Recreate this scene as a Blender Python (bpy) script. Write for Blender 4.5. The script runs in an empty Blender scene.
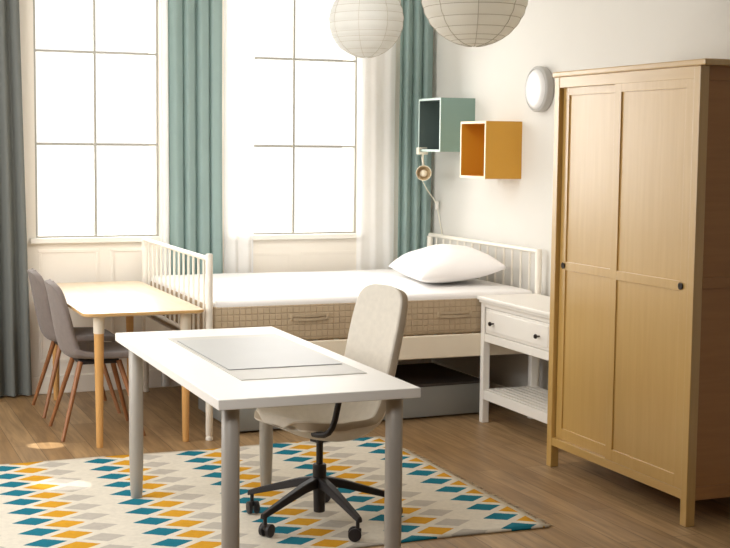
import bpy, bmesh, math, random
from mathutils import Vector, Matrix
random.seed(4)
S = bpy.context.scene
COL = S.collection
PI = math.pi

# ---------------------------------------------------------------- materials
def lin(h):
    h = h.lstrip('#')
    r = []
    for i in (0, 2, 4):
        c = int(h[i:i+2], 16) / 255
        r.append(c/12.92 if c <= .04045 else ((c+.055)/1.055)**2.4)
    return (r[0], r[1], r[2], 1)

def base_mat(name):
    m = bpy.data.materials.new(name)
    m.use_nodes = True
    nt = m.node_tree
    return m, nt, nt.nodes['Principled BSDF']

def mat(name, col, rough=.5, metal=0, var=.06, scale=6, bump=0, bscale=200, stretch=(1, 1, 1), sheen=0, spec=.5):
    m, nt, b = base_mat(name)
    c = lin(col)
    tc = nt.nodes.new('ShaderNodeTexCoord')
    mp = nt.nodes.new('ShaderNodeMapping')
    mp.inputs['Scale'].default_value = stretch
    nt.links.new(tc.outputs['Object'], mp.inputs['Vector'])
    n = nt.nodes.new('ShaderNodeTexNoise')
    n.inputs['Scale'].default_value = scale
    n.inputs['Detail'].default_value = 5
    nt.links.new(mp.outputs[0], n.inputs['Vector'])
    r = nt.nodes.new('ShaderNodeValToRGB')
    r.color_ramp.elements[0].position = .25
    r.color_ramp.elements[1].position = .75
    r.color_ramp.elements[0].color = tuple(max(0, x*(1-var)) for x in c[:3]) + (1,)
    r.color_ramp.elements[1].color = tuple(min(1, x*(1+var)) for x in c[:3]) + (1,)
    nt.links.new(n.outputs['Fac'], r.inputs['Fac'])
    nt.links.new(r.outputs['Color'], b.inputs['Base Color'])
    b.inputs['Roughness'].default_value = rough
    b.inputs['Metallic'].default_value = metal
    b.inputs['Specular IOR Level'].default_value = spec
    if sheen:
        b.inputs['Sheen Weight'].default_value = sheen
    if bump:
        n2 = nt.nodes.new('ShaderNodeTexNoise')
        n2.inputs['Scale'].default_value = bscale
        nt.links.new(mp.outputs[0], n2.inputs['Vector'])
        bp = nt.nodes.new('ShaderNodeBump')
        bp.inputs['Strength'].default_value = bump
        bp.inputs['Distance'].default_value = .002
        nt.links.new(n2.outputs['Fac'], bp.inputs['Height'])
        nt.links.new(bp.outputs[0], b.inputs['Normal'])
    return m

def trans_mat(name, col, trans=.5, rough=.8):
    """cloth or paper that lets some light through"""
    m, nt, b = base_mat(name)
    out = nt.nodes['Material Output']
    n = nt.nodes.new('ShaderNodeTexNoise'); n.inputs['Scale'].default_value = 9
    tc = nt.nodes.new('ShaderNodeTexCoord'); nt.links.new(tc.outputs['Object'], n.inputs['Vector'])
    mx = nt.nodes.new('ShaderNodeMixRGB'); c = lin(col)
    mx.inputs[1].default_value = tuple(x*.95 for x in c[:3])+(1,)
    mx.inputs[2].default_value = tuple(min(1, x*1.04) for x in c[:3])+(1,)
    nt.links.new(n.outputs['Fac'], mx.inputs[0])
    nt.links.new(mx.outputs[0], b.inputs['Base Color'])
    b.inputs['Roughness'].default_value = rough
    b.inputs['Specular IOR Level'].default_value = .15
    t = nt.nodes.new('ShaderNodeBsdfTranslucent')
    nt.links.new(mx.outputs[0], t.inputs['Color'])
    ms = nt.nodes.new('ShaderNodeMixShader'); ms.inputs[0].default_value = trans
    nt.links.new(b.outputs[0], ms.inputs[1]); nt.links.new(t.outputs[0], ms.inputs[2])
    nt.links.new(ms.outputs[0], out.inputs['Surface'])
    return m

def sheer_mat(name, col, clear=.35):
    m = trans_mat(name, col, .3)
    nt = m.node_tree
    out = nt.nodes['Material Output']
    src = out.inputs['Surface'].links[0].from_socket
    tr = nt.nodes.new('ShaderNodeBsdfTransparent')
    ms = nt.nodes.new('ShaderNodeMixShader'); ms.inputs[0].default_value = clear
    nt.links.new(src, ms.inputs[1]); nt.links.new(tr.outputs[0], ms.inputs[2])
    nt.links.new(ms.outputs[0], out.inputs['Surface'])
    return m

def glass_mat(name):
    m, nt, b = base_mat(name)
    out = nt.nodes['Material Output']
    tr = nt.nodes.new('ShaderNodeBsdfTransparent')
    gl = nt.nodes.new('ShaderNodeBsdfGlossy'); gl.inputs['Roughness'].default_value = .02
    lw = nt.nodes.new('ShaderNodeLayerWeight'); lw.inputs['Blend'].default_value = .15
    ms = nt.nodes.new('ShaderNodeMixShader')
    nt.links.new(lw.outputs['Fresnel'], ms.inputs[0])
    nt.links.new(tr.outputs[0], ms.inputs[1]); nt.links.new(gl.outputs[0], ms.inputs[2])
    nt.links.new(ms.outputs[0], out.inputs['Surface'])
    return m

def wood_mat(name, c1, c2, axis='Z', rough=.4, scale=3, bump=.15):
    m, nt, b = base_mat(name)
    tc = nt.nodes.new('ShaderNodeTexCoord')
    mp = nt.nodes.new('ShaderNodeMapping')
    s = {'X': (1, 14, 14), 'Y': (14, 1, 14), 'Z': (14, 14, 1)}[axis]
    mp.inputs['Scale'].default_value = s
    nt.links.new(tc.outputs['Object'], mp.inputs['Vector'])
    n = nt.nodes.new('ShaderNodeTexNoise')
    n.inputs['Scale'].default_value = scale; n.inputs['Detail'].default_value = 6; n.inputs['Distortion'].default_value = .4
    nt.links.new(mp.outputs[0], n.inputs['Vector'])
    r = nt.nodes.new('ShaderNodeValToRGB')
    r.color_ramp.elements[0].position = .3; r.color_ramp.elements[1].position = .7
    r.color_ramp.elements[0].color = lin(c1); r.color_ramp.elements[1].color = lin(c2)
    nt.links.new(n.outputs['Fac'], r.inputs['Fac'])
    nt.links.new(r.outputs['Color'], b.inputs['Base Color'])
    b.inputs['Roughness'].default_value = rough
    bp = nt.nodes.new('ShaderNodeBump'); bp.inputs['Strength'].default_value = bump; bp.inputs['Distance'].default_value = .001
    nt.links.new(n.outputs['Fac'], bp.inputs['Height']); nt.links.new(bp.outputs[0], b.inputs['Normal'])
    return m

def floor_mat():
    m, nt, b = base_mat('oak_laminate')
    N = nt.nodes.new; L = nt.links.new
    tc = N('ShaderNodeTexCoord')
    mp = N('ShaderNodeMapping'); mp.inputs['Rotation'].default_value = (0, 0, PI/2)
    L(tc.outputs['Object'], mp.inputs['Vector'])
    br = N('ShaderNodeTexBrick')
    br.offset = .37
    br.inputs['Scale'].default_value = 1
    br.inputs['Brick Width'].default_value = 1.3
    br.inputs['Row Height'].default_value = .13
    br.inputs['Mortar Size'].default_value = .0016
    br.inputs['Mortar Smooth'].default_value = .3
    br.inputs['Color1'].default_value = lin('#b3946c')
    br.inputs['Color2'].default_value = lin('#997951')
    br.inputs['Mortar'].default_value = lin('#54402d')
    L(mp.outputs[0], br.inputs['Vector'])
    mp2 = N('ShaderNodeMapping'); mp2.inputs['Scale'].default_value = (16, 1.3, 1)
    L(tc.outputs['Object'], mp2.inputs['Vector'])
    n = N('ShaderNodeTexNoise'); n.inputs['Scale'].default_value = 1.8; n.inputs['Detail'].default_value = 7; n.inputs['Distortion'].default_value = .8
    L(mp2.outputs[0], n.inputs['Vector'])
    r = N('ShaderNodeValToRGB')
    r.color_ramp.elements[0].position = .3; r.color_ramp.elements[1].position = .72
    r.color_ramp.elements[0].color = (.62, .60, .58, 1); r.color_ramp.elements[1].color = (1.15, 1.15, 1.15, 1)
    L(n.outputs['Fac'], r.inputs['Fac'])
    mx = N('ShaderNodeMixRGB'); mx.blend_type = 'MULTIPLY'; mx.inputs[0].default_value = 1
    L(br.outputs['Color'], mx.inputs[1]); L(r.outputs['Color'], mx.inputs[2])
    L(mx.outputs[0], b.inputs['Base Color'])
    b.inputs['Roughness'].default_value = .42
    bp = N('ShaderNodeBump'); bp.inputs['Strength'].default_value = .12; bp.inputs['Distance'].default_value = .002
    L(n.outputs['Fac'], bp.inputs['Height']); L(bp.outputs[0], b.inputs['Normal'])
    return m

def rug_mat(ox, oy, px, py, edge):
    """lattice of leaning diamonds: teal, yellow, grey and cream columns"""
    m, nt, b = base_mat('rug_weave')
    N = nt.nodes.new; L = nt.links.new
    def M(op, a, bb=None, c=None):
        n = N('ShaderNodeMath'); n.operation = op
        for i, x in enumerate((a, bb, c)):
            if x is None: continue
            if isinstance(x, (int, float)): n.inputs[i].default_value = x
            else: L(x, n.inputs[i])
        return n.outputs[0]
    tc = N('ShaderNodeTexCoord'); sp = N('ShaderNodeSeparateXYZ'); L(tc.outputs['Object'], sp.inputs[0])
    nz = N('ShaderNodeTexNoise'); nz.inputs['Scale'].default_value = 60; L(tc.outputs['Object'], nz.inputs['Vector'])
    jit = M('MULTIPLY', M('SUBTRACT', nz.outputs['Fac'], .5), .006)
    u = M('DIVIDE', M('ADD', M('SUBTRACT', sp.outputs[0], ox), jit), px)
    drift = M('MULTIPLY', M('MAXIMUM', M('SUBTRACT', sp.outputs[0], ox), 0), .046)
    w = M('DIVIDE', M('ADD', M('SUBTRACT', M('SUBTRACT', sp.outputs[1], oy), drift), jit), py)
    a = M('MULTIPLY', M('ADD', u, w), .5)
    c = M('MULTIPLY', M('SUBTRACT', u, w), .5)
    ra = M('ROUND', a); rc = M('ROUND', c)
    fa = M('ABSOLUTE', M('SUBTRACT', a, ra)); fc = M('ABSOLUTE', M('SUBTRACT', c, rc))
    inside = M('MULTIPLY', M('LESS_THAN', M('MAXIMUM', fa, fc), .5*.74), M('LESS_THAN', sp.outputs[0], edge))
    col = M('FLOORED_MODULO', M('ADD', M('ADD', ra, rc), 400), 4) if hasattr(bpy.types, 'x') else M('MODULO', M('ADD', M('ADD', ra, rc), 400.01), 4)
    cream = lin('#ddd6c7')
    cols = [lin('#1f7488'), lin('#d39c2c'), lin('#bdb6ab'), cream]
    cur = N('ShaderNodeRGB').outputs[0]; nt.nodes[-1].outputs[0].default_value = cols[3]
    for i in (2, 1, 0):
        mx = N('ShaderNodeMixRGB'); L(M('LESS_THAN', col, i+.5), mx.inputs[0])
        L(cur, mx.inputs[1]); mx.inputs[2].default_value = cols[i]; cur = mx.outputs[0]
    fin = N('ShaderNodeMixRGB'); L(inside, fin.inputs[0]); fin.inputs[1].default_value = cream; L(cur, fin.inputs[2])
    n2 = N('ShaderNodeTexNoise'); n2.inputs['Scale'].default_value = 45; n2.inputs['Detail'].default_value = 4
    L(tc.outputs['Object'], n2.inputs['Vector'])
    rr = N('ShaderNodeValToRGB'); rr.color_ramp.elements[0].color = (.8, .8, .8, 1); rr.color_ramp.elements[1].color = (1.12, 1.12, 1.12, 1)
    L(n2.outputs['Fac'], rr.inputs['Fac'])
    mu = N('ShaderNodeMixRGB'); mu.blend_type = 'MULTIPLY'; mu.inputs[0].default_value = .8
    L(fin.outputs[0], mu.inputs[1]); L(rr.outputs[0], mu.inputs[2])
    L(mu.outputs[0], b.inputs['Base Color'])
    b.inputs['Roughness'].default_value = .95; b.inputs['Specular IOR Level'].default_value = .1
    wv = N('ShaderNodeTexNoise'); wv.inputs['Scale'].default_value = 350; L(tc.outputs['Object'], wv.inputs['Vector'])
    bp = N('ShaderNodeBump'); bp.inputs['Strength'].default_value = .4; bp.inputs['Distance'].default_value = .002
    L(wv.outputs['Fac'], bp.inputs['Height']); L(bp.outputs[0], b.inputs['Normal'])
    return m

def quilt_mat():
    """beige brown mattress side with a stitched grid"""
    m, nt, b = base_mat('quilted_brown')
    N = nt.nodes.new; L = nt.links.new
    tc = N('ShaderNodeTexCoord'); sp = N('ShaderNodeSeparateXYZ'); L(tc.outputs['Object'], sp.inputs[0])
    def M(op, a, bb=None):
        n = N('ShaderNodeMath'); n.operation = op
        for i, x in enumerate((a, bb)):
            if x is None: continue
            if isinstance(x, (int, float)): n.inputs[i].default_value = x
            else: L(x, n.inputs[i])
        return n.outputs[0]
    def tri(x, per):
        f = M('FRACT', M('DIVIDE', x, per)); return M('ABSOLUTE', M('SUBTRACT', M('MULTIPLY', f, 2), 1))
    g = M('MAXIMUM', M('POWER', tri(M('ADD', sp.outputs[0], sp.outputs[1]), .034), 8), M('POWER', tri(sp.outputs[2], .034), 8))
    n = N('ShaderNodeTexNoise'); n.inputs['Scale'].default_value = 25; L(tc.outputs['Object'], n.inputs['Vector'])
    r = N('ShaderNodeValToRGB'); r.color_ramp.elements[0].color = lin('#b3a084'); r.color_ramp.elements[1].color = lin('#c2ae92')
    L(n.outputs['Fac'], r.inputs['Fac'])
    mx = N('ShaderNodeMixRGB'); L(M('MULTIPLY', g, .38), mx.inputs[0]); L(r.outputs[0], mx.inputs[1]); mx.inputs[2].default_value = lin('#98836a')
    L(mx.outputs[0], b.inputs['Base Color']); b.inputs['Roughness'].default_value = .9
    bp = N('ShaderNodeBump'); bp.inputs['Strength'].default_value = .6; bp.inputs['Distance'].default_value = .006; bp.invert = True
    L(g, bp.inputs['Height']); L(bp.outputs[0], b.inputs['Normal'])
    return m

WALL = mat('wall_paint', '#dfdcd5', .85, var=.02, scale=2, bump=.08, bscale=120)
WALLB = mat('window_wall_paint', '#f2ebdf', .85, var=.02, scale=2, bump=.08, bscale=120)
WALLF = mat('darkened_wall_paint', '#7d7266', .85, var=.02, scale=2)  # walls out of view, darkened to cut bounced light on the wardrobe side
TRIM = mat('trim_paint', '#f2ebdf', .6, var=.015)
CEIL = mat('ceiling_paint', '#e8e6e0', .9, var=.02)
FLOOR = floor_mat()
STEEL = mat('window_steel', '#aaa79c', .5, .2)
SILL = mat('sill_white', '#f0ece3', .45, var=.02)
GLASS = glass_mat('window_glass')
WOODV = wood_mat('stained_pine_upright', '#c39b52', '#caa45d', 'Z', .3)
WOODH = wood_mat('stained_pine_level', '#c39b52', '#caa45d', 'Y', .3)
WOODX = wood_mat('stained_pine_shaded', '#a8794a', '#b18250', 'X', .42)  # darker copy of the pine; the side's shade is put into its colour
DARKMETAL = mat('dark_bronze', '#2e2723', .4, .6)
BLACK = mat('black_plastic', '#241f20', .5)
WHITE = mat('white_paint', '#efebe3', .4, var=.015)
for _m in (WOODV, WOODH):
    _m.node_tree.nodes['Principled BSDF'].inputs['Coat Weight'].default_value = 1
    _m.node_tree.nodes['Principled BSDF'].inputs['Coat Roughness'].default_value = .33
    _m.node_tree.nodes['Principled BSDF'].inputs['Coat IOR'].default_value = 1.75
BEDWHITE = mat('cream_white_steel', '#f1ebdf', .4, var=.015)
BEDBOARD = mat('cream_board', '#eadfca', .55, var=.02)
SHEET = mat('white_cotton', '#f4f2f0', .9, var=.02, bump=.15, bscale=40)
PILLOW = mat('pillow_cotton', '#f6f3f1', .9, var=.02, bump=.2, bscale=30)
QUILT = quilt_mat()
STRAP = mat('handle_strap', '#b8a68b', .85, var=.08, scale=60)
BOXGREY = mat('grey_lacquer', '#9a9c98', .5, var=.03)
DESKTOP = mat('white_laminate', '#efece6', .5, var=.012, spec=.35)
LEGGREY = mat('warm_grey_steel', '#a8a299', .4, .1, var=.02)
PADMAT = mat('frosted_plastic', '#c3bfb7', .5, var=.02, spec=.3)
SHEETMAT = mat('pale_grey_vinyl', '#bab9b6', .5, var=.02, spec=.3)
PADEDGE = mat('pad_edge_grey', '#8c8d8c', .5)
TABLETOP = wood_mat('ash_veneer', '#e6cfae', '#eedabe', 'Y', .3, 2, .05)
TABLELEG = wood_mat('birch_leg', '#c99656', '#d5a566', 'Z', .45)
WALNUT = wood_mat('walnut_leg', '#8a5a36', '#a06c44', 'Z', .45)
CAPWHITE = mat('leg_cap_white', '#e6dccb', .5)
CHAIRGREY = mat('mauve_grey_felt', '#7b716c', .95, var=.08, scale=30, bump=.3, bscale=300, sheen=.2)
CREAMFAB = mat('cream_wool', '#d9d2c5', .95, var=.05, scale=40, bump=.35, bscale=300, sheen=.2)
CREAMSIDE = mat('cream_wool_shaded_rim', '#b3a693', .95, var=.05, scale=40, bump=.3, bscale=300)  # shade along the cushion edge put into a darker cream
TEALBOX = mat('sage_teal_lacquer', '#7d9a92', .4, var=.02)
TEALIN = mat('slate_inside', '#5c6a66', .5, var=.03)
TEALEDGE = mat('lit_teal_edge', '#c6d8d0', .5)  # front edge catching light, painted paler than the case
YELBOX = mat('ochre_lacquer', '#d29c35', .4, var=.02)
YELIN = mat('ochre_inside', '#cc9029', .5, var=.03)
YELEDGE = mat('lit_cream_edge', '#efdfbd', .5)  # light along the ochre cube's front edge painted in as cream
LAMPWHITE = mat('lamp_white', '#ece5d3', .4, var=.02)
LAMPIN = mat('lamp_inner_cream', '#cdb995', .4)
BULB = mat('bulb_frost', '#f3ecd9', .3)
DIFF = mat('opal_diffuser', '#e2e1df', .35, var=.01)
RIMW = mat('white_rim', '#b9b7b3', .4, var=.02)
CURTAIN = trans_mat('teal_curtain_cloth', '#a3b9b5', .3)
CURTSHADE = trans_mat('shaded_curtain_cloth', '#727571', .04)  # left curtain's shade put into a darker cloth colour
SHEER = sheer_mat('white_sheer_cloth', '#fffefb', .15)
PAPER = trans_mat('rice_paper', '#e3e2dd', .35)
PAPER2 = trans_mat('rice_paper_warm', '#fdfaf3', .62)
RIB = mat('lantern_wire', '#c4beb0', .6)

FLATM = [WOODV, WOODH, WOODX, WHITE, DESKTOP, BEDBOARD, TRIM, SILL, PADMAT, SHEETMAT]
# ---------------------------------------------------------------- mesh helpers
def link(name, me, m=None, parent=None, smooth=True):
    o = bpy.data.objects.new(name, me)
    COL.objects.link(o)
    if m is not None:
        for x in (m if isinstance(m, (list, tuple)) else [m]):
            me.materials.append(x)
    if parent is not None:
        o.parent = parent
    if smooth:
        for p in me.polygons: p.use_smooth = True
    return o

class MB:
    """collects shapes into one mesh"""
    def __init__(s): s.bm = bmesh.new()
    def box(s, x0, x1, y0, y1, z0, z1, bev=0.0, seg=2, mi=0):
        t = bmesh.new()
        bmesh.ops.create_cube(t, size=1)
        for v in t.verts:
            v.co = Vector(((x0+x1)/2+v.co.x*(x1-x0), (y0+y1)/2+v.co.y*(y1-y0), (z0+z1)/2+v.co.z*(z1-z0)))
        if bev:
            bmesh.ops.bevel(t, geom=t.edges[:], offset=min(bev, .49*min(x1-x0, y1-y0, z1-z0)), segments=seg, affect='EDGES', profile=.5)
        for f in t.faces: f.material_index = mi
        s._merge(t); return s
    def _merge(s, t):
        me = bpy.data.meshes.new('tmp'); t.to_mesh(me); t.free()
        s.bm.from_mesh(me); bpy.data.meshes.remove(me)
    def tube(s, pts, rad, seg=12, cap=True):
        pts = [Vector(p) for p in pts]
        n = len(pts)
        rads = rad if isinstance(rad, (list, tuple)) else [rad]*n
        prev = None; rings = []
        for i, p in enumerate(pts):
            d = (pts[min(i+1, n-1)]-pts[max(i-1, 0)]).normalized()
            if prev is None:
                a = d.orthogonal().normalized()
                if abs(d.z) > .9: a = Vector((1, 0, 0)); a = (a-d*a.dot(d)).normalized()
            else:
                a = (prev-d*prev.dot(d)).normalized()
            prev = a; bq = d.cross(a)
            rings.append([s.bm.verts.new(p+(a*math.cos(2*PI*k/seg)+bq*math.sin(2*PI*k/seg))*rads[i]) for k in range(seg)])
        for i in range(n-1):
            for k in range(seg):
                s.bm.faces.new((rings[i][k], rings[i][(k+1) % seg], rings[i+1][(k+1) % seg], rings[i+1][k]))
        if cap:
            s.bm.faces.new(rings[0][::-1]); s.bm.faces.new(rings[-1])
        return s
    def lathe(s, prof, origin=(0, 0, 0), axis='Z', seg=32):
        """prof: list of (r, h)"""
        o = Vector(origin); rings = []
        for r, h in prof:
            ring = []
            for k in range(seg):
                a = 2*PI*k/seg; c, d = r*math.cos(a), r*math.sin(a)
                v = {'Z': Vector((c, d, h)), 'X': Vector((h, c, d)), 'Y': Vector((d, h, c))}[axis]
                ring.append(s.bm.verts.new(o+v))
            rings.append(ring)
        for i in range(len(rings)-1):
            for k in range(seg):
                s.bm.faces.new((rings[i][k], rings[i][(k+1) % seg], rings[i+1][(k+1) % seg], rings[i+1][k]))
        s.bm.faces.new(rings[0][::-1]); s.bm.faces.new(rings[-1])
        return s
    def mesh(s, name, recalc=True):
        if recalc: bmesh.ops.recalc_face_normals(s.bm, faces=s.bm.faces[:])
        me = bpy.data.meshes.new(name); s.bm.to_mesh(me); s.bm.free(); return me
    def build(s, name, m, parent=None, smooth=True):
        flat = m in FLATM if not isinstance(m, (list, tuple)) else m[0] in FLATM
        o = link(name, s.mesh(name), m, parent, smooth)
        if smooth:
            try: o.data.set_sharp_from_angle(angle=math.radians(12 if flat else 38))
            except Exception: pass
        return o

def thing(name, label, cat, loc=(0, 0, 0), rz=0, group=None):
    o = bpy.data.objects.new(name, None); COL.objects.link(o)
    o.empty_display_size = .1
    o.location = loc; o.rotation_euler = (0, 0, rz)
    return tag(o, label, cat, group)
def tag(o, label, cat, group=None):
    o['label'] = label; o['category'] = cat
    if group: o['group'] = group
    return o
def structure(o):
    o['kind'] = 'structure'; return o
def sempty(name, loc=(0, 0, 0)):
    o = bpy.data.objects.new(name, None); COL.objects.link(o); o.location = loc; return structure(o)
def copy_tree(o, parent=None):
    c = o.copy(); COL.objects.link(c)
    if parent: c.parent = parent
    for ch in list(o.children): copy_tree(ch, c)
    return c
def grid_mesh(name, fn, nu, nv, closed_u=False):
    bm = bmesh.new()
    V = [[bm.verts.new(fn(i/nu, j/nv)) for j in range(nv+1)] for i in range(nu+1)]
    for i in range(nu):
        for j in range(nv):
            bm.faces.new((V[i][j], V[i+1][j], V[i+1][j+1], V[i][j+1]))
    bmesh.ops.recalc_face_normals(bm, faces=bm.faces[:])
    me = bpy.data.meshes.new(name); bm.to_mesh(me); bm.free(); return me

# ---------------------------------------------------------------- room
XR, YB, ZC = .62, 2.80, 3.10
XL, YF = -4.6, -7.2
structure(MB().box(XL, XR+.15, YF, YB+.3, -.1, 0).build('floor', FLOOR, smooth=False))
structure(MB().box(XL, XR+.15, YF, YB+.3, ZC, ZC+.1).build('ceiling', CEIL, smooth=False))
structure(MB().box(XR, XR+.15, YF, YB+.3, 0, ZC).build('wall_right', WALL, smooth=False))
structure(MB().box(XL, XR, YF-.1, YF, 0, ZC).build('wall_front', WALLF, smooth=False))
b = MB(); b.box(XL-.15, XL, YF, -1.0, 0, ZC); b.box(XL-.15, XL, 2.3, YB, 0, ZC); b.box(XL-.15, XL, -1.0, 2.3, 0, .9); b.box(XL-.15, XL, -1.0, 2.3, 2.8, ZC)
structure(b.build('wall_left', WALLF, smooth=False))
W = [(-2.12, -1.327), (-.848, .058)]
WZ0, WZ1 = .995, 2.80
b = MB()
xs = [XL, W[0][0], W[0][1], W[1][0], W[1][1], XR]
for i in range(0, 6, 2): b.box(xs[i], xs[i+1], YB, YB+.3, 0, ZC)
for x0, x1 in W:
    b.box(x0, x1, YB, YB+.3, 0, WZ0); b.box(x0, x1, YB, YB+.3, WZ1, ZC)
structure(b.build('wall_back', WALLB, smooth=False))

def window(k, x0, x1, xm, zs):
    w = sempty('window_%d' % k, ((x0+x1)/2, YB, WZ0))
    def P(o): o.parent = w; o.matrix_parent_inverse = Matrix.Translation(-w.location); return o
    f = .014; y0, y1 = YB+.02, YB+.06
    m = MB()
    m.box(x0, x0+f, y0, y1, WZ0, WZ1); m.box(x1-f, x1, y0, y1, WZ0, WZ1)
    m.box(x0+f, x1-f, y0, y1, WZ0, WZ0+f); m.box(x0+f, x1-f, y0, y1, WZ1-f, WZ1)
    P(m.build('window_frame', STEEL, smooth=False))
    m = MB(); m.box(xm-.007, xm+.007, y0+.005, y1-.005, WZ0+f, WZ1-f)
    for z in zs: m.box(x0+f, x1-f, y0+.006, y1-.006, z-.007, z+.007)
    P(m.build('muntin', STEEL, smooth=False))
    P(MB().box(x0+f*.5, x1-f*.5, YB+.038, YB+.042, WZ0+f*.5, WZ1-f*.5).build('window_pane', GLASS, smooth=False))
    P(MB().box(x0-.04, x1+.04, YB-.035, YB+.02, WZ0-.03, WZ0+.004, .004).build('window_sill', SILL))
zs = [1.593, 2.1756, 2.62]
window(1, W[0][0], W[0][1], -1.736, zs)
window(2, W[1][0], W[1][1], -.396, zs)
# wall panelling below the windows, skirting boards
def panel(k, x0, x1, z0, z1, t=.022, d=.006):
    y0, y1 = YB-d, YB
    m = MB()
    m.box(x0, x1, y0, y1, z1-t, z1, .004); m.box(x0, x1, y0, y1, z0, z0+t, .004)
    m.box(x0, x0+t, y0, y1, z0+t, z1-t, .004); m.box(x1-t, x1, y0, y1, z0+t, z1-t, .004)
    structure(m.build('trim_%d' % k, TRIM))
panel(1, -2.11, -1.725, .2, .925)
panel(2, -1.65, -1.29, .2, .925)
panel(3, -.85, -.42, .2, .88, .022, .003)
panel(4, -.35, .07, .2, .88, .022, .003)
structure(MB().box(XL, XR, YB-.018, YB, 0, .115, .005).build('baseboard_back', TRIM))
structure(MB().box(XR-.016, XR, YF, YB-.02, 0, .09, .005).build('baseboard_right', TRIM))

# ---------------------------------------------------------------- curtains
def curtain(name, label, m, xa, xb, xta, xtb, folds, amp, y=2.735, z0=.012, seed=0, group=None, cat='curtain', irr=1.0):
    rnd = random.Random(seed)
    ph = [rnd.uniform(0, 6.28) for _ in range(6)]
    def fn(u, v):
        z = z0+(ZC-.003-z0)*v
        k = (1-v)
        x = (xa+(xb-xa)*u)*k+(xta+(xtb-xta)*u)*v
        p = u*folds*2*PI+.25*irr*math.sin(2.3*u*2*PI+ph[0])+.3*irr*math.sin(z*1.3+ph[1])*u
        yy = y+amp*(.78*math.sin(p+ph[2])+.22*math.sin(2.1*p+ph[3]))*(.75+.25*k)
        x += .25*amp*math.cos(p+ph[2])
        return Vector((x, yy, z))
    me = grid_mesh(name, fn, int(folds*16), 24)
    o = link(name, me, m)
    c = Vector(((xa+xb)/2, y, z0))
    me.transform(Matrix.Translation(-c)); o.location = c
    return tag(o, label, cat, 'sheer curtains beside the windows' if name == 'sheer_curtain' else 'heavy curtains at the windows')
curtain('curtain', 'shaded grey-green curtain at the left edge, beside the chairs', CURTSHADE, -2.62, -2.175, -2.62, -2.235, 4.5, .04, seed=3)
curtain('curtain', 'teal curtain hanging on the wall between the two windows', CURTAIN, -1.275, -.915, -1.285, -.925, 4, .04, seed=8, z0=.5)
curtain('curtain', 'teal curtain in the corner beside the right wall, behind the pillow', CURTAIN, .325, .595, .33, .60, 3.5, .035, seed=5, z0=.55)
curtain('sheer_curtain', 'white sheer between the middle teal curtain and right window', SHEER, -.905, -.70, -.905, -.69, 2.2, .014, y=2.757, seed=2, cat='curtain')
curtain('sheer_curtain', 'white sheer at the right side of the right window', SHEER, .05, .315, .03, .315, 2.5, .010, y=2.757, seed=6, cat='curtain')
curtain('sheer_curtain', 'narrow white sheer at the right side of the left window', SHEER, -1.33, -1.275, -1.335, -1.285, 1, .015, y=2.755, seed=9, cat='curtain')

# ---------------------------------------------------------------- wardrobe
wd = thing('wardrobe', 'tall golden pine wardrobe with two sliding panelled doors', 'wardrobe', (0, 0, 0))
D = .585; Wd = 1.2
for (px, py) in ((0, -.045), (0, -1.2), (D-.045, -.045), (D-.045, -1.2)):
    MB().box(px, px+.045, py, py+.045, 0, 1.945, .003).build('corner_post', WOODV, wd)
MB().box(-.006, D+.01, -1.238, .02, 1.945, 1.972, .006).build('top_board', WOODH, wd)
MB().box(.002, .03, -1.155, -.045, 1.893, 1.945, .002).build('front_rail', WOODH, wd)
MB().box(.002, .05, -1.155, -.045, .112, .152, .002).build('front_rail', WOODH, wd)
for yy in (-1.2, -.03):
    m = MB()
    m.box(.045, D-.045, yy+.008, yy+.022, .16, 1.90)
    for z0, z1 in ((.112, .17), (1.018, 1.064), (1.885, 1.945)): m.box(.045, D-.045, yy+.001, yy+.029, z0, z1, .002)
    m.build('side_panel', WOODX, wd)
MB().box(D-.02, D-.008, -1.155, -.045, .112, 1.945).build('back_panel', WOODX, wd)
MB().box(.05, D-.03, -1.155, -.045, .125, .145).build('bottom_board', WOODX, wd)
def wdoor(x, ya, yb, knob_y, ztop=1.90):
    d = MB()
    z0, z1 = .153, ztop
    st = .055
    d.box(x, x+.018, ya, ya+st, z0, z1, .0015); d.box(x, x+.018, yb-st, yb, z0, z1, .0015)
    for a, c in ((z0, z0+.055), (1.0, 1.042), (z1-.045, z1)): d.box(x, x+.018, ya+st, yb-st, a, c, .0015)
    d.box(x+.007, x+.013, ya+st-.005, yb-st+.005, z0+.05, z1-.04)
    o = d.build('sliding_door', WOODV, wd)
    k = MB().lathe([(.001, .004), (.011, .004), (.013, 0), (.015, -.004), (.016, -.006), (.010, -.007), (.0015, -.004)], (x, knob_y, 1.022), 'X', 20).build('recessed_pull', DARKMETAL, o)
    return o
wdoor(.0225, -.615, -.050, -.090)
wdoor(.003, -1.153, -.545, -1.108)

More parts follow.
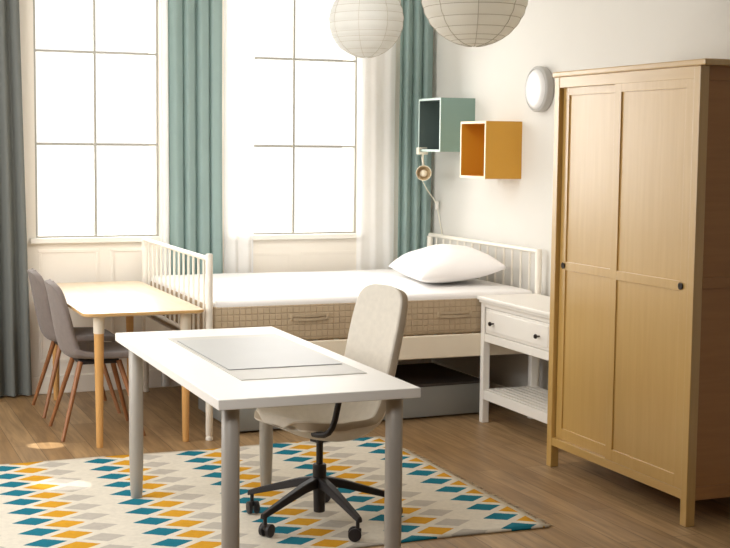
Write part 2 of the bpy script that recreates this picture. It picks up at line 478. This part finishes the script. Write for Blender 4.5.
# ---------------------------------------------------------------- bed
BX0, BX1, BY0, BY1 = -1.4525, .5525, 1.115, 2.665
bed = thing('bed_frame', 'white bed frame with spindled headboard and footboard', 'bed', (BX0, BY0, 0))
def bp(o):
    o.matrix_parent_inverse = Matrix.Translation((-BX0, -BY0, 0)); return o
for x, ztop in ((BX0, 1.018), (BX1, 1.005)):
    for y in (BY0, BY1):
        bp(MB().lathe([(.015, 0), (.02, .004), (.02, .02), (.0165, .024), (.02, .03), (.02, ztop-.01-(.02 if y > 2 else 0)), (.017, ztop-.002-(.02 if y > 2 else 0)), (.006, ztop-(.02 if y > 2 else 0))], (x, y, 0), 'Z', 16).build('bed_post', BEDWHITE, bed))
for x, z in ((BX0, .988), (BX1, .99)):
    bp(MB().tube([(x, BY0, z), (x, BY1, z)], .0135).build('top_rail', BEDWHITE, bed))
    bp(MB().tube([(x, BY0, .54), (x, BY1, .54)], .0125).build('lower_rail', BEDWHITE, bed))
    for i in range(1, 14):
        y = BY0+(BY1-BY0)*i/14
        bp(MB().tube([(x, y, .54), (x, y, z)], .0068, 8).build('spindle', BEDWHITE, bed))
for y in (BY0-.01, BY1-.014):
    bp(MB().box(BX0+.018, BX1-.018, y, y+.024, .386, .520, .006).build('side_rail', BEDBOARD, bed))
for x in (BX0, BX1-.024+.012):
    bp(MB().box(x-.012+.006, x+.012+.006, BY0+.02, BY1-.02, .40, .50, .004).build('end_rail', BEDWHITE, bed))
bp(MB().box(BX0+.02, BX1-.02, (BY0+BY1)/2-.03, (BY0+BY1)/2+.03, .42, .47, .004).build('centre_beam', BEDWHITE, bed))
bp(MB().tube([(-.45, (BY0+BY1)/2, 0), (-.45, (BY0+BY1)/2, .42)], .018).build('centre_leg', BEDWHITE, bed))
m = MB()
for i in range(16):
    x = BX0+.08+i*(BX1-BX0-.16)/15
    m.box(x-.03, x+.03, BY0+.016, BY1-.016, .505, .521, .003)
bp(m.build('slatted_base', TABLELEG, bed))

MX0, MX1, MY0, MY1 = BX0+.024, BX1-.022, BY0-.004, BY1-.02
mt = thing('mattress', 'thick mattress with quilted beige-brown sides and white top', 'mattress', ((MX0+MX1)/2, MY0, .522))
def mp_(o):
    o.matrix_parent_inverse = Matrix.Translation(-mt.location); return o
mp_(MB().box(MX0, MX1, MY0, MY1, .5225, .735, .022, 4).build('mattress_core', QUILT, mt))
def topfn(me):
    for v in me.vertices:
        if v.co.z > .757:
            v.co.z += .004*math.sin(v.co.x*5.1)*math.cos(v.co.y*4.3)
tp = MB().box(MX0+.004, MX1-.004, MY0+.004, MY1-.004, .70, .760, .024, 4)
bmesh.ops.subdivide_edges(tp.bm, edges=[e for e in tp.bm.edges if e.calc_length() > .5], cuts=24, use_grid_fill=True)
t = tp.build('white_top', SHEET, mt); topfn(t.data); mp_(t)
for x0, x1, z in ((-.985, -.775, .652), (-.095, .11, .636)):
    pts = []
    n = 10
    for i in range(n+1):
        u = i/n
        pts.append((x0+(x1-x0)*u, MY0-.004-.006*math.sin(PI*u), z-.004*math.sin(PI*u)))
    m = MB()
    for dz in (-.014, .008):
        vs = [[m.bm.verts.new((p[0], p[1], p[2]+dz)), m.bm.verts.new((p[0], p[1], p[2]+dz+.014)), m.bm.verts.new((p[0], p[1]+.004, p[2]+dz+.014)), m.bm.verts.new((p[0], p[1]+.004, p[2]+dz))] for p in pts]
        vs = [[*q] for q in vs]
        for i in range(n):
            for k in range(4): m.bm.faces.new((vs[i][k], vs[i][(k+1) % 4], vs[i+1][(k+1) % 4], vs[i+1][k]))
        m.bm.faces.new(vs[0]); m.bm.faces.new(vs[-1][::-1])
    for xe in (x0, x1): m.box(xe-.007, xe+.007, MY0-.006, MY0+.002, z-.014, z+.022, .003)
    mp_(m.build('handle_strap', STRAP, mt))

# pillow
def pillow():
    n = 36
    bm = bmesh.new()
    sides = []
    L_, W_, T_ = .455, .272, .125
    for sgn in (1, -1):
        V = []
        for i in range(n+1):
            row = []
            for j in range(n+1):
                a = -1+2*i/n; c = -1+2*j/n
                pinch = 1-.10*(1-abs(c)**2.0)*(abs(a)**3)
                pinch2 = 1-.12*(1-abs(a)**2.0)*(abs(c)**3)
                h = ((1-abs(a)**2.6)*(1-abs(c)**2.6))
                h = max(0, h)**.55
                wr = .010*math.sin(5*a+3*c)*math.sin(4*c-2*a)*(h)
                z = sgn*(T_*h+wr*(1 if sgn > 0 else .2))
                if sgn < 0: z *= .62
                row.append(Vector((a*W_*pinch, c*L_*pinch2, z)))
            V.append(row)
        B = [[bm.verts.new(p) for p in row] for row in V]
        for i in range(n):
            for j in range(n):
                f = (B[i][j], B[i+1][j], B[i+1][j+1], B[i][j+1])
                bm.faces.new(f if sgn > 0 else f[::-1])
    bmesh.ops.remove_doubles(bm, verts=bm.verts[:], dist=.0005)
    me = bpy.data.meshes.new('pillow'); bm.to_mesh(me); bm.free()
    return link('pillow', me, PILLOW)
pw = pillow()
pw.location = (.250, 1.765, .850)
pw.rotation_euler = (math.radians(0), math.radians(-7), math.radians(-10))
tag(pw, 'plump white pillow on the bed against the headboard', 'pillow')

# under-bed box
ub = thing('storage_box', 'long grey storage box on the floor under the bed', 'box', (-.5, 1.615, 0), math.radians(2.5))
ub_m = MB()
ub_m.box(-.78, .80, -.36, -.342, .012, .19, .003); ub_m.box(-.78, .80, .342, .36, .012, .19, .003)
ub_m.box(-.78, -.762, -.342, .342, .012, .19, .003); ub_m.box(.782, .80, -.342, .342, .012, .19, .003)
ub_m.box(-.762, .782, -.342, .342, .012, .022)
ub_m.build('box_body', BOXGREY, ub)
MB().box(-.775, .795, -.355, .355, .186, .205, .004).build('dark_top', mat('box_dark_top', '#4d4540', .8), ub)  # dark sheet closing the top of the box
for x in (-.7, .72):
    for y in (-.28, .28):
        MB().lathe([(.004, -.012), (.012, -.012), (.012, .012), (.004, .012)], (x, y, .012), 'X', 14).build('wheel', BLACK, ub)

# ---------------------------------------------------------------- console nightstand
ns = thing('bedside_console', 'white bedside console with one drawer and slatted shelf', 'table', (.17, .243, 0))
NX0, NX1, NY0, NY1 = 0, .36, 0, .855
for x in (0, NX1-.042):
    for y in (0, NY1-.042):
        MB().box(x, x+.042, y, y+.042, 0, .712, .003).build('leg', WHITE, ns)
m = MB(); m.box(-.022, NX1+.004, -.012, NY1+.012, .719, .742, .005); m.box(-.012, NX1, -.006, NY1+.006, .704, .7195, .004)
m.build('top_board', WHITE, ns)
MB().box(.004, .03, .042, NY1-.042, .678, .705, .002).build('front_rail', WHITE, ns)
MB().box(.004, .03, .042, NY1-.042, .478, .526, .003).build('front_rail', WHITE, ns)
for y in (.008, NY1-.026): MB().box(.042, NX1-.042, y, y+.018, .478, .705, .002).build('side_panel', WHITE, ns)
MB().box(NX1-.02, NX1-.008, .042, NY1-.042, .478, .705).build('back_panel', WHITE, ns)
dr = MB()
dr.box(.006, .022, .054, NY1-.054, .529, .675, .003)
dr.box(.001, .007, .072, NY1-.072, .545, .660, .003)
dro = dr.build('drawer', WHITE, ns)
for y in (.159, .692):
    MB().lathe([(.004, .002), (.005, -.010), (.006, -.014), (.012, -.020), (.013, -.026), (.010, -.031), (.002, -.033)], (0, y, .597), 'X', 16).build('knob', DARKMETAL, dro)
for x in (.004, NX1-.03): MB().box(x, x+.026, .042, NY1-.042, .139, .196, .003).build('shelf_rail', WHITE, ns)
for y in (.008, NY1-.026): MB().box(.042, NX1-.042, y, y+.018, .139, .185, .003).build('shelf_rail', WHITE, ns)
for i in range(7):
    x = .034+i*.0425
    MB().box(x, x+.034, .027, NY1-.027, .186, .198, .002).build('shelf_slat', WHITE, ns)

# ---------------------------------------------------------------- wall cubes, wall lamps
def cube(name, label, y0, z0, mats, s=.35):
    t = thing(name, label, 'shelf', (.37, y0, z0), 0, 'open cube shelves on the right wall')
    th = .014; d = XR-.37-.001
    m = MB()
    m.box(.003, d, 0, th, 0, s); m.box(.003, d, s-th, s, 0, s)
    m.box(.003, d, th, s-th, 0, th); m.box(.003, d, th, s-th, s-th, s)
    m.build('case', mats[0], t, smooth=False)
    m = MB(); e = .0015
    m.box(e, d-.02, th, th+e, th, s-th); m.box(e, d-.02, s-th-e, s-th, th, s-th)
    m.box(e, d-.02, th, s-th, th, th+e); m.box(e, d-.02, th, s-th, s-th-e, s-th)
    m.build('lining', mats[1], t, smooth=False)
    MB().box(d-.02, d-.004, th, s-th, th, s-th).build('back_panel', mats[1], t, smooth=False)
    m = MB()
    m.box(0, .003, 0, th, 0, s); m.box(0, .003, s-th, s, 0, s); m.box(0, .003, th, s-th, 0, th); m.box(0, .003, th, s-th, s-th, s)
    m.build('front_edge', mats[2], t, smooth=False)
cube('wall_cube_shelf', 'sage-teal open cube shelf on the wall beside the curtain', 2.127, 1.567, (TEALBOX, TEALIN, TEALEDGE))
cube('wall_cube_shelf', 'ochre yellow open cube shelf on the wall nearer the wardrobe', 1.476, 1.408, (YELBOX, YELIN, YELEDGE))

wl = thing('round_wall_lamp', 'flat white round lamp on the wall beside the wardrobe top', 'lamp', (XR, 1.222, 1.945))
MB().lathe([(.118, -.0005), (.132, -.004), (.135, -.02), (.135, -.048), (.128, -.056), (.120, -.058), (.119, -.052), (.115, -.050)], (0, 0, 0), 'X', 48).build('rim', RIMW, wl)
MB().lathe([(.118, -.045), (.1165, -.056), (.108, -.064), (.08, -.068), (.04, -.070), (.002, -.0705)], (0, 0, 0), 'X', 48).build('diffuser', DIFF, wl)

cl = thing('clip_lamp', 'small cream clip-on spotlight hanging under the teal cube', 'lamp', (.40, 2.44, 1.49))
m = MB(); m.box(-.045, .02, -.02, .02, .056, .076, .004); m.box(-.045, .015, -.018, .018, .094, .104, .004); m.box(-.052, -.04, -.018, .018, .056, .104, .004)
m.build('clip', LAMPWHITE, cl)
m = MB(); m.tube([(-.01, 0, .058), (-.012, 0, .03), (-.005, 0, -.03)], [.007, .008, .007], 12); m.build('stem', LAMPWHITE, cl)
# head: cup facing the camera side
hd = MB(); hd.lathe([(.012, .075), (.026, .07), (.032, .04), (.038, 0), (.043, -.045), (.040, -.045), (.034, -.0), (.026, .03), (.003, .035)], (0, 0, 0), 'Y', 28)
h = hd.build('lamp_head', LAMPWHITE, cl); h.scale = (1.22, 1.22, 1.22); h.location = (-.008, -.01, -.07); h.rotation_euler = (math.radians(-4), 0, math.radians(-24))
bb = MB().lathe([(.010, .03), (.014, .02), (.021, .0), (.019, -.014), (.010, -.022), (.002, -.024)], (0, 0, 0), 'Y', 20).build('bulb', BULB, h)
rg = MB().lathe([(.0335, .002), (.0405, -.043), (.0392, -.043), (.031, .006), (.027, .028), (.004, .033), (.003, .036), (.028, .031)], (0, 0, 0), 'Y', 28).build('reflector', LAMPIN, h)
pts = [(.01, .08, -.07), (.04, .12, -.12), (.10, .16, -.19), (.16, .19, -.25), (.19, .2, -.29), (.2, .2, -.34), (.208, .18, -.42), (.212, .15, -.50), (.212, .12, -.57)]
MB().tube(pts, .0035, 8).build('cord', LAMPWHITE, cl)
MB().box(.182, .202, .19, .21, -.325, -.265, .005).build('cord_switch', WHITE, cl)

# ---------------------------------------------------------------- paper lanterns
def lantern(label, loc, m, seed, R=.226):
    t = thing('paper_lantern', label, 'lamp', loc, 0, 'round paper lanterns hanging from the ceiling')
    rnd = random.Random(seed)
    nb = 14
    ctr = [0]
    for i in range(nb): ctr.append(ctr[-1]+1+rnd.uniform(-.35, .35))
    ctr = [c/ctr[-1] for c in ctr]
    seams = 8
    def fn(u, v):
        th = .10+(PI-.16)*v
        k = max(i for i in range(nb+1) if ctr[i] <= v+1e-9) if v < 1 else nb-1
        k = min(k, nb-1)
        f = (v-ctr[k])/(ctr[k+1]-ctr[k])
        a = 2*PI*u
        r = R*(1+.022*(math.sin(PI*f)-.6)+.004*math.cos(seams*a)+.003*math.sin(3*a+v*9))
        tilt = .02*math.sin(a+1+seed)*math.sin(th)
        return Vector((r*math.sin(th)*math.cos(a), r*math.sin(th)*math.sin(a), R*math.cos(th)*.985+tilt*R))
    me = grid_mesh('shade', fn, 64, 84)
    o = link('shade', me, m, t)
    md = o.modifiers.new('w', 'WELD'); md.merge_threshold = .0006
    w = MB()
    for c in ctr[1:-1]:
        th = .10+(PI-.16)*c
        ring = []
        for i in range(41):
            a = 2*PI*i/40
            r = R*(1-.022*.6+.004*math.cos(seams*a)+.003*math.sin(3*a+c*9))+.0014
            tilt = .02*math.sin(a+1+seed)*math.sin(th)
            ring.append((r*math.sin(th)*math.cos(a), r*math.sin(th)*math.sin(a), R*math.cos(th)*.985+tilt*R))
        w.tube(ring, .0013, 5, False)
    w.build('wire_rings', RIB, t)
    w = MB()
    for s_ in range(seams):
        a = 2*PI*s_/seams+.2*seed
        pts = []
        for i in range(43):
            v = i/42; p = fn((a/(2*PI)) % 1, v*.999); pts.append(p*1.006)
        w.tube(pts, .0014, 5, False)
    w.build('paper_seams', RIB, t)
    MB().tube([(0, 0, R*.9), (0, 0, ZC-loc[2]-.03)], .003, 8).build('cord', WHITE, t)
    MB().lathe([(.008, -.05), (.045, -.02), (.05, -.001), (.01, 0)], (0, 0, ZC-loc[2]), 'Z', 24).build('ceiling_cap', WHITE, t)
    return t
lantern('white round paper lantern hanging before the right window', (-.278, 1.816, 2.357), PAPER, 1)
lantern('beige-shaded round paper lantern hanging nearest the camera, right of the other', (-.788, -.692, 2.248), PAPER2, 2)

# ---------------------------------------------------------------- rug
RX0, RX1, RY0, RY1 = -3.5, -.55, -1.0, .885
rugc = ((RX0+RX1)/2, (RY0+RY1)/2)
RUG = rug_mat(-2.104-rugc[0], -.043-rugc[1], .1188, .0832, (RX1-RX0)/2-.022)
rug = thing('rug', 'flatwoven rug with teal, yellow and grey diamonds on cream', 'rug', (rugc[0], rugc[1], 0), 0)
rw, rh = (RX1-RX0)/2, (RY1-RY0)/2
def rugtop(u, v):
    x = -rw+2*rw*u; y = -rh+2*rh*v
    e = .006*math.sin(x*7+1)*(1 if v in (0, 1) else 0)
    return Vector((x, y+e, .009+.0012*math.sin(x*6)*math.sin(y*5)))
me = grid_mesh('rug_pile', rugtop, 60, 40)
o = link('rug_pile', me, RUG, rug)
sd = o.modifiers.new('s', 'SOLIDIFY'); sd.thickness = .0075; sd.offset = -1
fr = MB(); rnd = random.Random(12)
y = -rh+.01
while y < rh:
    l = rnd.uniform(.015, .04); dy = rnd.uniform(-.02, .02)
    fr.tube([(rw-.004, y, .006), (rw+l*.5, y+dy*.4, .005), (rw+l, y+dy, .002)], [.0035, .003, .0015], 5)
    y += rnd.uniform(.012, .03)
fo = fr.build('fringe', mat('fringe_cotton', '#d9cbb2', .95), rug); fo['kind'] = 'stuff'

# ---------------------------------------------------------------- white desk
DX0, DX1, DY0, DY1, DZ = -2.153, -1.407, -1.57, .158, .745
DROT = 0
dk = thing('desk', 'white rectangular desk with thick warm-grey round legs', 'desk', ((DX0+DX1)/2, (DY0+DY1)/2, 0))
hw, hl = (DX1-DX0)/2, (DY1-DY0)/2
MB().box(-hw, hw, -hl, hl, DZ-.036, DZ, .003).build('tabletop', DESKTOP, dk)
for sx in (-1, 1):
    for sy in (-1, 1):
        x = sx*(hw-.067); y = sy*(hl-.085) - (.04 if sy > 0 else 0)
        l = MB().lathe([(.024, .0095), (.0255, .012), (.0255, .03), (.027, .034), (.0315, .20), (.0315, DZ-.045), (.030, DZ-.043)], (x, y, 0), 'Z', 28).build('leg', LEGGREY, dk)
        MB().lathe([(.034, DZ-.044), (.036, DZ-.042), (.036, DZ-.0365), (.01, DZ-.0365)], (x, y, 0), 'Z', 24).build('mounting_plate', BLACK, l)
def pad(name, label, x0, x1, y0, y1, z, t, m, r=.008):
    o = MB().box(x0, x1, y0, y1, z, z+t, r*.05)
    ob = o.build(name, [m]); c = Vector(((x0+x1)/2, (y0+y1)/2, z)); ob.data.transform(Matrix.Translation(-c)); ob.location = c
    return tag(ob, label, 'desk pad')
pad('desk_pad', 'large translucent pale desk pad lying under the grey sheet', -1.972, -1.478, -1.228, -.105, DZ+.0002, .003, PADMAT)
p2 = pad('desk_mat', 'smooth grey sheet lying on top of the larger desk pad', -1.955, -1.497, -1.012, -.205, DZ+.0034, .0025, SHEETMAT)
m = MB(); m.box(-.2295, .2295, -.4045, -.4005, -.0002, .0029); m.box(-.2298, -.2280, -.4005, .4038, -.0002, .0027)
m.build('edge_strip', PADEDGE, p2)

# ---------------------------------------------------------------- small wooden table
TX0, TX1, TY0, TY1, TZ = -2.14, -1.492, 1.035, 2.655, .725
tb = thing('wooden_table', 'pale wood table with rounded corners, between chairs and footboard', 'table', ((TX0+TX1)/2, (TY0+TY1)/2, 0))
hw, hl = (TX1-TX0)/2, (TY1-TY0)/2
def rounded_slab(hw, hl, r, z0, z1, inset=.006):
    m = MB(); rings = []
    for z, ins in ((z0, inset*1.5), (z0+.006, 0), (z1-.002, 0), (z1, .002)):
        ring = []
        for cx, cy, a0 in ((hw-r, hl-r, 0), (-hw+r, hl-r, 90), (-hw+r, -hl+r, 180), (hw-r, -hl+r, 270)):
            for k in range(9):
                a = math.radians(a0+90*k/8)
                ring.append(m.bm.verts.new((cx+(r-ins)*math.cos(a), cy+(r-ins)*math.sin(a), z)))
        rings.append(ring)
    n = len(rings[0])
    for i in range(3):
        for k in range(n): m.bm.faces.new((rings[i][k], rings[i][(k+1) % n], rings[i+1][(k+1) % n], rings[i+1][k]))
    m.bm.faces.new(rings[0][::-1]); m.bm.faces.new(rings[-1])
    return m
EDGE = wood_mat('table_edge', '#c49b63', '#cfa870', 'Y', .4)
tt = rounded_slab(hw, hl, .05, TZ-.020, TZ).build('tabletop', [TABLETOP, EDGE], tb)
for p in tt.data.polygons:
    if abs(p.normal.z) < .8: p.material_index = 1
for sx, sy in ((-1, -1), (1, -1), (-1, 1), (1, 1)):
    x = sx*(hw-.092)+.006; y = sy*(hl-.10)
    l = MB().lathe([(.015, 0), (.018, .003), (.021, .25), (.026, .605), (.0265, .61)], (x, y, 0), 'Z', 20).build('leg', TABLELEG, tb)
    MB().lathe([(.0268, .608), (.0285, .612), (.030, TZ-.0205), (.01, TZ-.0202)], (x, y, 0), 'Z', 20).build('leg_cap', CAPWHITE, l)

# ---------------------------------------------------------------- dining chairs
def lerp_table(tab, s):
    for i in range(len(tab)-1):
        if tab[i][0] <= s <= tab[i+1][0]:
            f = (s-tab[i][0])/(tab[i+1][0]-tab[i][0])
            return [a+(b_-a)*f for a, b_ in zip(tab[i][1:], tab[i+1][1:])]
    return list(tab[-1][1:])
def catmull(tab, n):
    out = []
    P = [Vector(t) for t in tab]
    P = [P[0]*2-P[1]]+P+[P[-1]*2-P[-2]]
    for i in range(1, len(P)-2):
        for k in range(n):
            t = k/n
            p0, p1, p2, p3 = P[i-1], P[i], P[i+1], P[i+2]
            out.append(.5*((2*p1)+(-p0+p2)*t+(2*p0-5*p1+4*p2-p3)*t*t+(-p0+3*p1-3*p2+p3)*t**3))
    out.append(P[-2]); return out
def shell(name, secs, m, parent, thick, nt_=18, n=5, pw=2.2, subs=4):
    """secs: (x, z, half width, edge lift); lofted sheet given thickness"""
    cs = catmull([Vector(s) for s in secs], n) if len(secs[0]) == 4 else secs
    rows = []
    for i, c in enumerate(cs):
        a = cs[max(i-1, 0)]; b2 = cs[min(i+1, len(cs)-1)]
        tx, tz = b2[0]-a[0], b2[1]-a[1]
        l = math.hypot(tx, tz) or 1
        nx, nz = (tz/l, -tx/l)          # towards the sitter
        row = []
        for k in range(nt_+1):
            t = -1+2*k/nt_
            s_ = math.sin(t*PI/2) if False else t
            y = c[2]*s_
            lift = c[3]*abs(t)**pw
            row.append(Vector((c[0]+nx*lift, y, c[1]+nz*lift)))
        rows.append(row)
    bm = bmesh.new()
    B = [[bm.verts.new(p) for p in r] for r in rows]
    for i in range(len(B)-1):
        for k in range(nt_): bm.faces.new((B[i][k], B[i+1][k], B[i+1][k+1], B[i][k+1]))
    me = bpy.data.meshes.new(name); bm.to_mesh(me); bm.free()
    o = link(name, me, m, parent)
    sm = o.modifiers.new('thick', 'SOLIDIFY'); sm.thickness = thick; sm.offset = 0; sm.use_even_offset = False
    bv = o.modifiers.new('round', 'SUBSURF'); bv.levels = 2; bv.render_levels = 2
    return o
def V4(*a): return a
def dining_chair(label):
    t = thing('dining_chair', label, 'chair', (-1.98, 1.56, 0), 0, None)
    secs = [(.238, .410, .06, .0), (.236, .418, .130, .0), (.225, .432, .185, .0), (.17, .447, .215, .004), (.05, .442, .222, .014), (-.07, .436, .218, .03),
            (-.145, .445, .205, .045), (-.18, .48, .195, .055), (-.20, .55, .19, .055), (-.218, .65, .195, .045), (-.234, .75, .19, .035), (-.243, .80, .178, .025), (-.249, .828, .155, .012), (-.251, .842, .115, .005), (-.252, .849, .05, .0)]
    bm_o = None
    class L(list): pass
    cs = []
    P = [Vector((a, b_, c, d)) for a, b_, c, d in secs]
    PP = [P[0]*2-P[1]]+P+[P[-1]*2-P[-2]]
    for i in range(1, len(PP)-2):
        for k in range(4):
            u = k/4; p0, p1, p2, p3 = PP[i-1], PP[i], PP[i+1], PP[i+2]
            cs.append(.5*((2*p1)+(p2-p0)*u+(2*p0-5*p1+4*p2-p3)*u*u+(3*p1-p0-3*p2+p3)*u**3))
    cs.append(P[-1])
    s = shell('upholstered_shell', [tuple(c)+(0,) for c in cs], CHAIRGREY, t, .034)
    MB().box(-.11, .11, -.11, .11, .395, .42, .006).build('mounting_frame', BLACK, t)
    for sx, sy in ((-1, -1), (-1, 1), (1, -1), (1, 1)):
        MB().tube([(sx*.222, sy*.215, .0), (sx*.105, sy*.11, .412)], [.0105, .0155], 12).build('leg', WALNUT, t)
    return t
c1 = dining_chair('grey upholstered chair nearest us at the wooden table, clear of curtain')
c2 = copy_tree(c1); c2.location = (-1.98, 2.225, 0)
c2['label'] = 'grey upholstered chair at the wooden table, behind the nearer one, touching curtain'
for c in (c1, c2): c['group'] = 'grey chairs at the wooden table'

# ---------------------------------------------------------------- office chair
oc = thing('office_chair', 'cream upholstered swivel chair with black five-star castor base at desk', 'chair', (-1.445, -.62, .0107), math.radians(180+20))
# local +x is the way the chair faces
def cat4(secs, n=4):
    P = [Vector(p) for p in secs]
    PP = [P[0]*2-P[1]]+P+[P[-1]*2-P[-2]]; out = []
    for i in range(1, len(PP)-2):
        for k in range(n):
            u = k/n; p0, p1, p2, p3 = PP[i-1], PP[i], PP[i+1], PP[i+2]
            out.append(.5*((2*p1)+(p2-p0)*u+(2*p0-5*p1+4*p2-p3)*u*u+(3*p1-p0-3*p2+p3)*u**3))
    out.append(P[-1]); return [tuple(c)+(0,) for c in out]
secs = [(.222, .452, .05, .0), (.221, .456, .13, .004), (.208, .455, .185, .010), (.165, .436, .228, .028), (.11, .410, .244, .052), (.055, .388, .252, .076), (-.07, .364, .255, .100), (-.16, .394, .235, .085),
        (-.225, .46, .195, .055), (-.262, .54, .165, .03), (-.29, .64, .156, .018), (-.322, .77, .158, .015), (-.351, .89, .152, .010), (-.363, .943, .136, .005), (-.369, .968, .106, .002), (-.372, .979, .06, .0), (-.373, .982, .02, .0)]
so = shell('upholstered_shell', cat4(secs), [CREAMFAB, CREAMSIDE], oc, .046)
so.modifiers['thick'].material_offset_rim = 1
# mechanism, column and base
MB().box(-.03, .03, -.03, .03, .344, .356, .004).build('seat_mechanism', BLACK, oc)
m = MB(); m.tube([(0, 0, .20), (0, 0, .35)], .0145, 20); m.build('gas_lift', BLACK, oc)
MB().lathe([(.020, .042), (.024, .045), (.026, .12), (.029, .17), (.029, .245), (.025, .25), (.015, .25)], (0, 0, 0), 'Z', 24).build('base_hub', BLACK, oc)
rz0 = math.radians(180+20)
for i in range(5):
    a = math.radians(-9+72*i)-rz0
    d = Vector((math.cos(a), math.sin(a), 0)); s_ = Vector((-d.y, d.x, 0))
    m = MB()
    prof = [(.02, .195, .155, .026), (.10, .178, .143, .022), (.20, .146, .116, .018), (.315, .108, .084, .014), (.34, .098, .076, .012)]
    rings = []
    for r, zt, zb, w in prof:
        rings.append([m.bm.verts.new(d*r+s_*w*.75+Vector((0, 0, zt))), m.bm.verts.new(d*r-s_*w*.75+Vector((0, 0, zt))), m.bm.verts.new(d*r-s_*w+Vector((0, 0, zb))), m.bm.verts.new(d*r+s_*w+Vector((0, 0, zb)))])
    for k in range(len(rings)-1):
        for q in range(4): m.bm.faces.new((rings[k][q], rings[k][(q+1) % 4], rings[k+1][(q+1) % 4], rings[k+1][q]))
    m.bm.faces.new(rings[0][::-1]); m.bm.faces.new(rings[-1])
    bmesh.ops.bevel(m.bm, geom=m.bm.edges[:], offset=.003, segments=2, affect='EDGES')
    m.build('base_arm', BLACK, oc)
    p = d*.322
    ca = MB().tube([p+Vector((0, 0, .085)), p+Vector((0, 0, .045))], .008, 10)
    ca.box(p.x-.012, p.x+.012, p.y-.012, p.y+.012, .03, .052, .004)
    ca = ca.build('castor', BLACK, oc)
    wa = a+.6+i*.9
    wd_ = Vector((math.cos(wa), math.sin(wa), 0)); ax = Vector((-wd_.y, wd_.x, 0))
    for sg in (-1, 1):
        c = p+wd_*.012+ax*sg*.016+Vector((0, 0, .027))
        m = MB(); m.tube([c-ax*.009, c-ax*.007, c+ax*.007, c+ax*.009], [.02, .027, .027, .02], 20)
        m.build('castor_wheel', BLACK, ca)
# armrest: black bar curving up from under the seat
for sg in (1,):
    path = [(.185, sg*.18, .432), (.185, sg*.21, .434), (.182, sg*.245, .438), (.178, sg*.268, .45), (.172, sg*.283, .472), (.165, sg*.291, .505), (.152, sg*.296, .57), (.142, sg*.296, .645)]
    m = MB(); m.tube(path, [.0125]*len(path), 12)
    m.build('armrest_bar', BLACK, oc)
    MB().box(-.10, .15, sg*.296-.028, sg*.296+.028, .640, .662, .011, 3).build('armrest_pad', BLACK, oc)

# ---------------------------------------------------------------- camera
f, yaw, pi_, ro = 1359.05, .3809, .0941, .0101
Fv = Vector((math.sin(yaw)*math.cos(pi_), math.cos(yaw)*math.cos(pi_), -math.sin(pi_)))
Rv = Vector((math.cos(yaw), -math.sin(yaw), 0)); Uv = Rv.cross(Fv)
R2 = Rv*math.cos(ro)+Uv*math.sin(ro); U2 = -Rv*math.sin(ro)+Uv*math.cos(ro)
cam = bpy.data.cameras.new('camera'); co = bpy.data.objects.new('camera', cam); COL.objects.link(co)
cam.sensor_width = 36; cam.lens = f*36/730; cam.clip_start = .05
M4 = Matrix(((R2.x, U2.x, -Fv.x, -3.3746), (R2.y, U2.y, -Fv.y, -5.934), (R2.z, U2.z, -Fv.z, 1.6013), (0, 0, 0, 1)))
co.matrix_world = M4
S.camera = co

# ---------------------------------------------------------------- light
wo = bpy.data.worlds.new('sky'); S.world = wo; wo.use_nodes = True
bg = wo.node_tree.nodes['Background']; bg.inputs[0].default_value = (1, .985, .96, 1); bg.inputs[1].default_value = 1.15
def area(name, loc, target, sx, sy, e, col=(1, 1, 1)):
    l = bpy.data.lights.new(name, 'AREA'); l.shape = 'RECTANGLE'; l.size = sx; l.size_y = sy; l.energy = e; l.color = col
    o = bpy.data.objects.new(name, l); COL.objects.link(o); o.location = loc
    o.rotation_euler = (Vector(target)-Vector(loc)).to_track_quat('-Z', 'Y').to_euler()
    return o
area('daylight_left_window', (-1.72, 3.6, 2.2), (-1.72, 0, .9), 1.6, 2.4, 75, (1, .99, .97))
area('daylight_right_window', (-.4, 3.6, 2.2), (-.5, 0, .9), 1.6, 2.4, 75, (1, .99, .97))
area('side_fill', (-4.45, .2, 1.9), (-.2, 1.5, .9), 2.5, 2.0, 70, (1, .985, .96))  # soft fill added inside the room for the light from the left
area('overhead_fill', (-3.0, -1.0, 2.98), (-2.6, -.6, 0), 1.3, .8, 9, (1, .985, .96))  # fill added overhead to brighten the desk, rug and near lantern
fl = area('front_fill', (-3.7, -3.6, 2.8), (-2.0, -.7, .45), 1.0, .8, 6.5, (1, .985, .96)); fl.data.spread = math.radians(55)  # fill added out of view for the desk front, beam clear of wardrobe
bl = area('back_wall_fill', (-1.4, .6, 3.0), (-.9, 2.8, .7), 1.4, .6, 16, (1, .98, .95)); bl.data.spread = math.radians(110)  # fill added overhead to brighten the wall below the windows
def spot(loc, target, e, ang, blend, r=.01):
    l = bpy.data.lights.new('sun_patch_spot', 'SPOT'); l.energy = e; l.spot_size = math.radians(ang); l.spot_blend = blend; l.shadow_soft_size = r  # narrow spot added inside the room to lay down a sun patch
    l.color = (1, .975, .94)
    o = bpy.data.objects.new('sun_patch_spot', l); COL.objects.link(o); o.location = loc
    o.rotation_euler = (Vector(target)-Vector(loc)).to_track_quat('-Z', 'Y').to_euler()

spot((-4.3, 2.0, 2.6), (-2.30, 1.28, 0), 1100, 2.8, .25)
spot((-4.3, 1.9, 2.6), (-2.36, .38, 0), 420, 3.6, .3)
S.view_settings.view_transform = 'Standard'
S.view_settings.look = 'None'
S.view_settings.exposure = .12
S.cycles.use_denoising = True
S.cycles.max_bounces = 10
S.cycles.diffuse_bounces = 5
S.cycles.transparent_max_bounces = 16
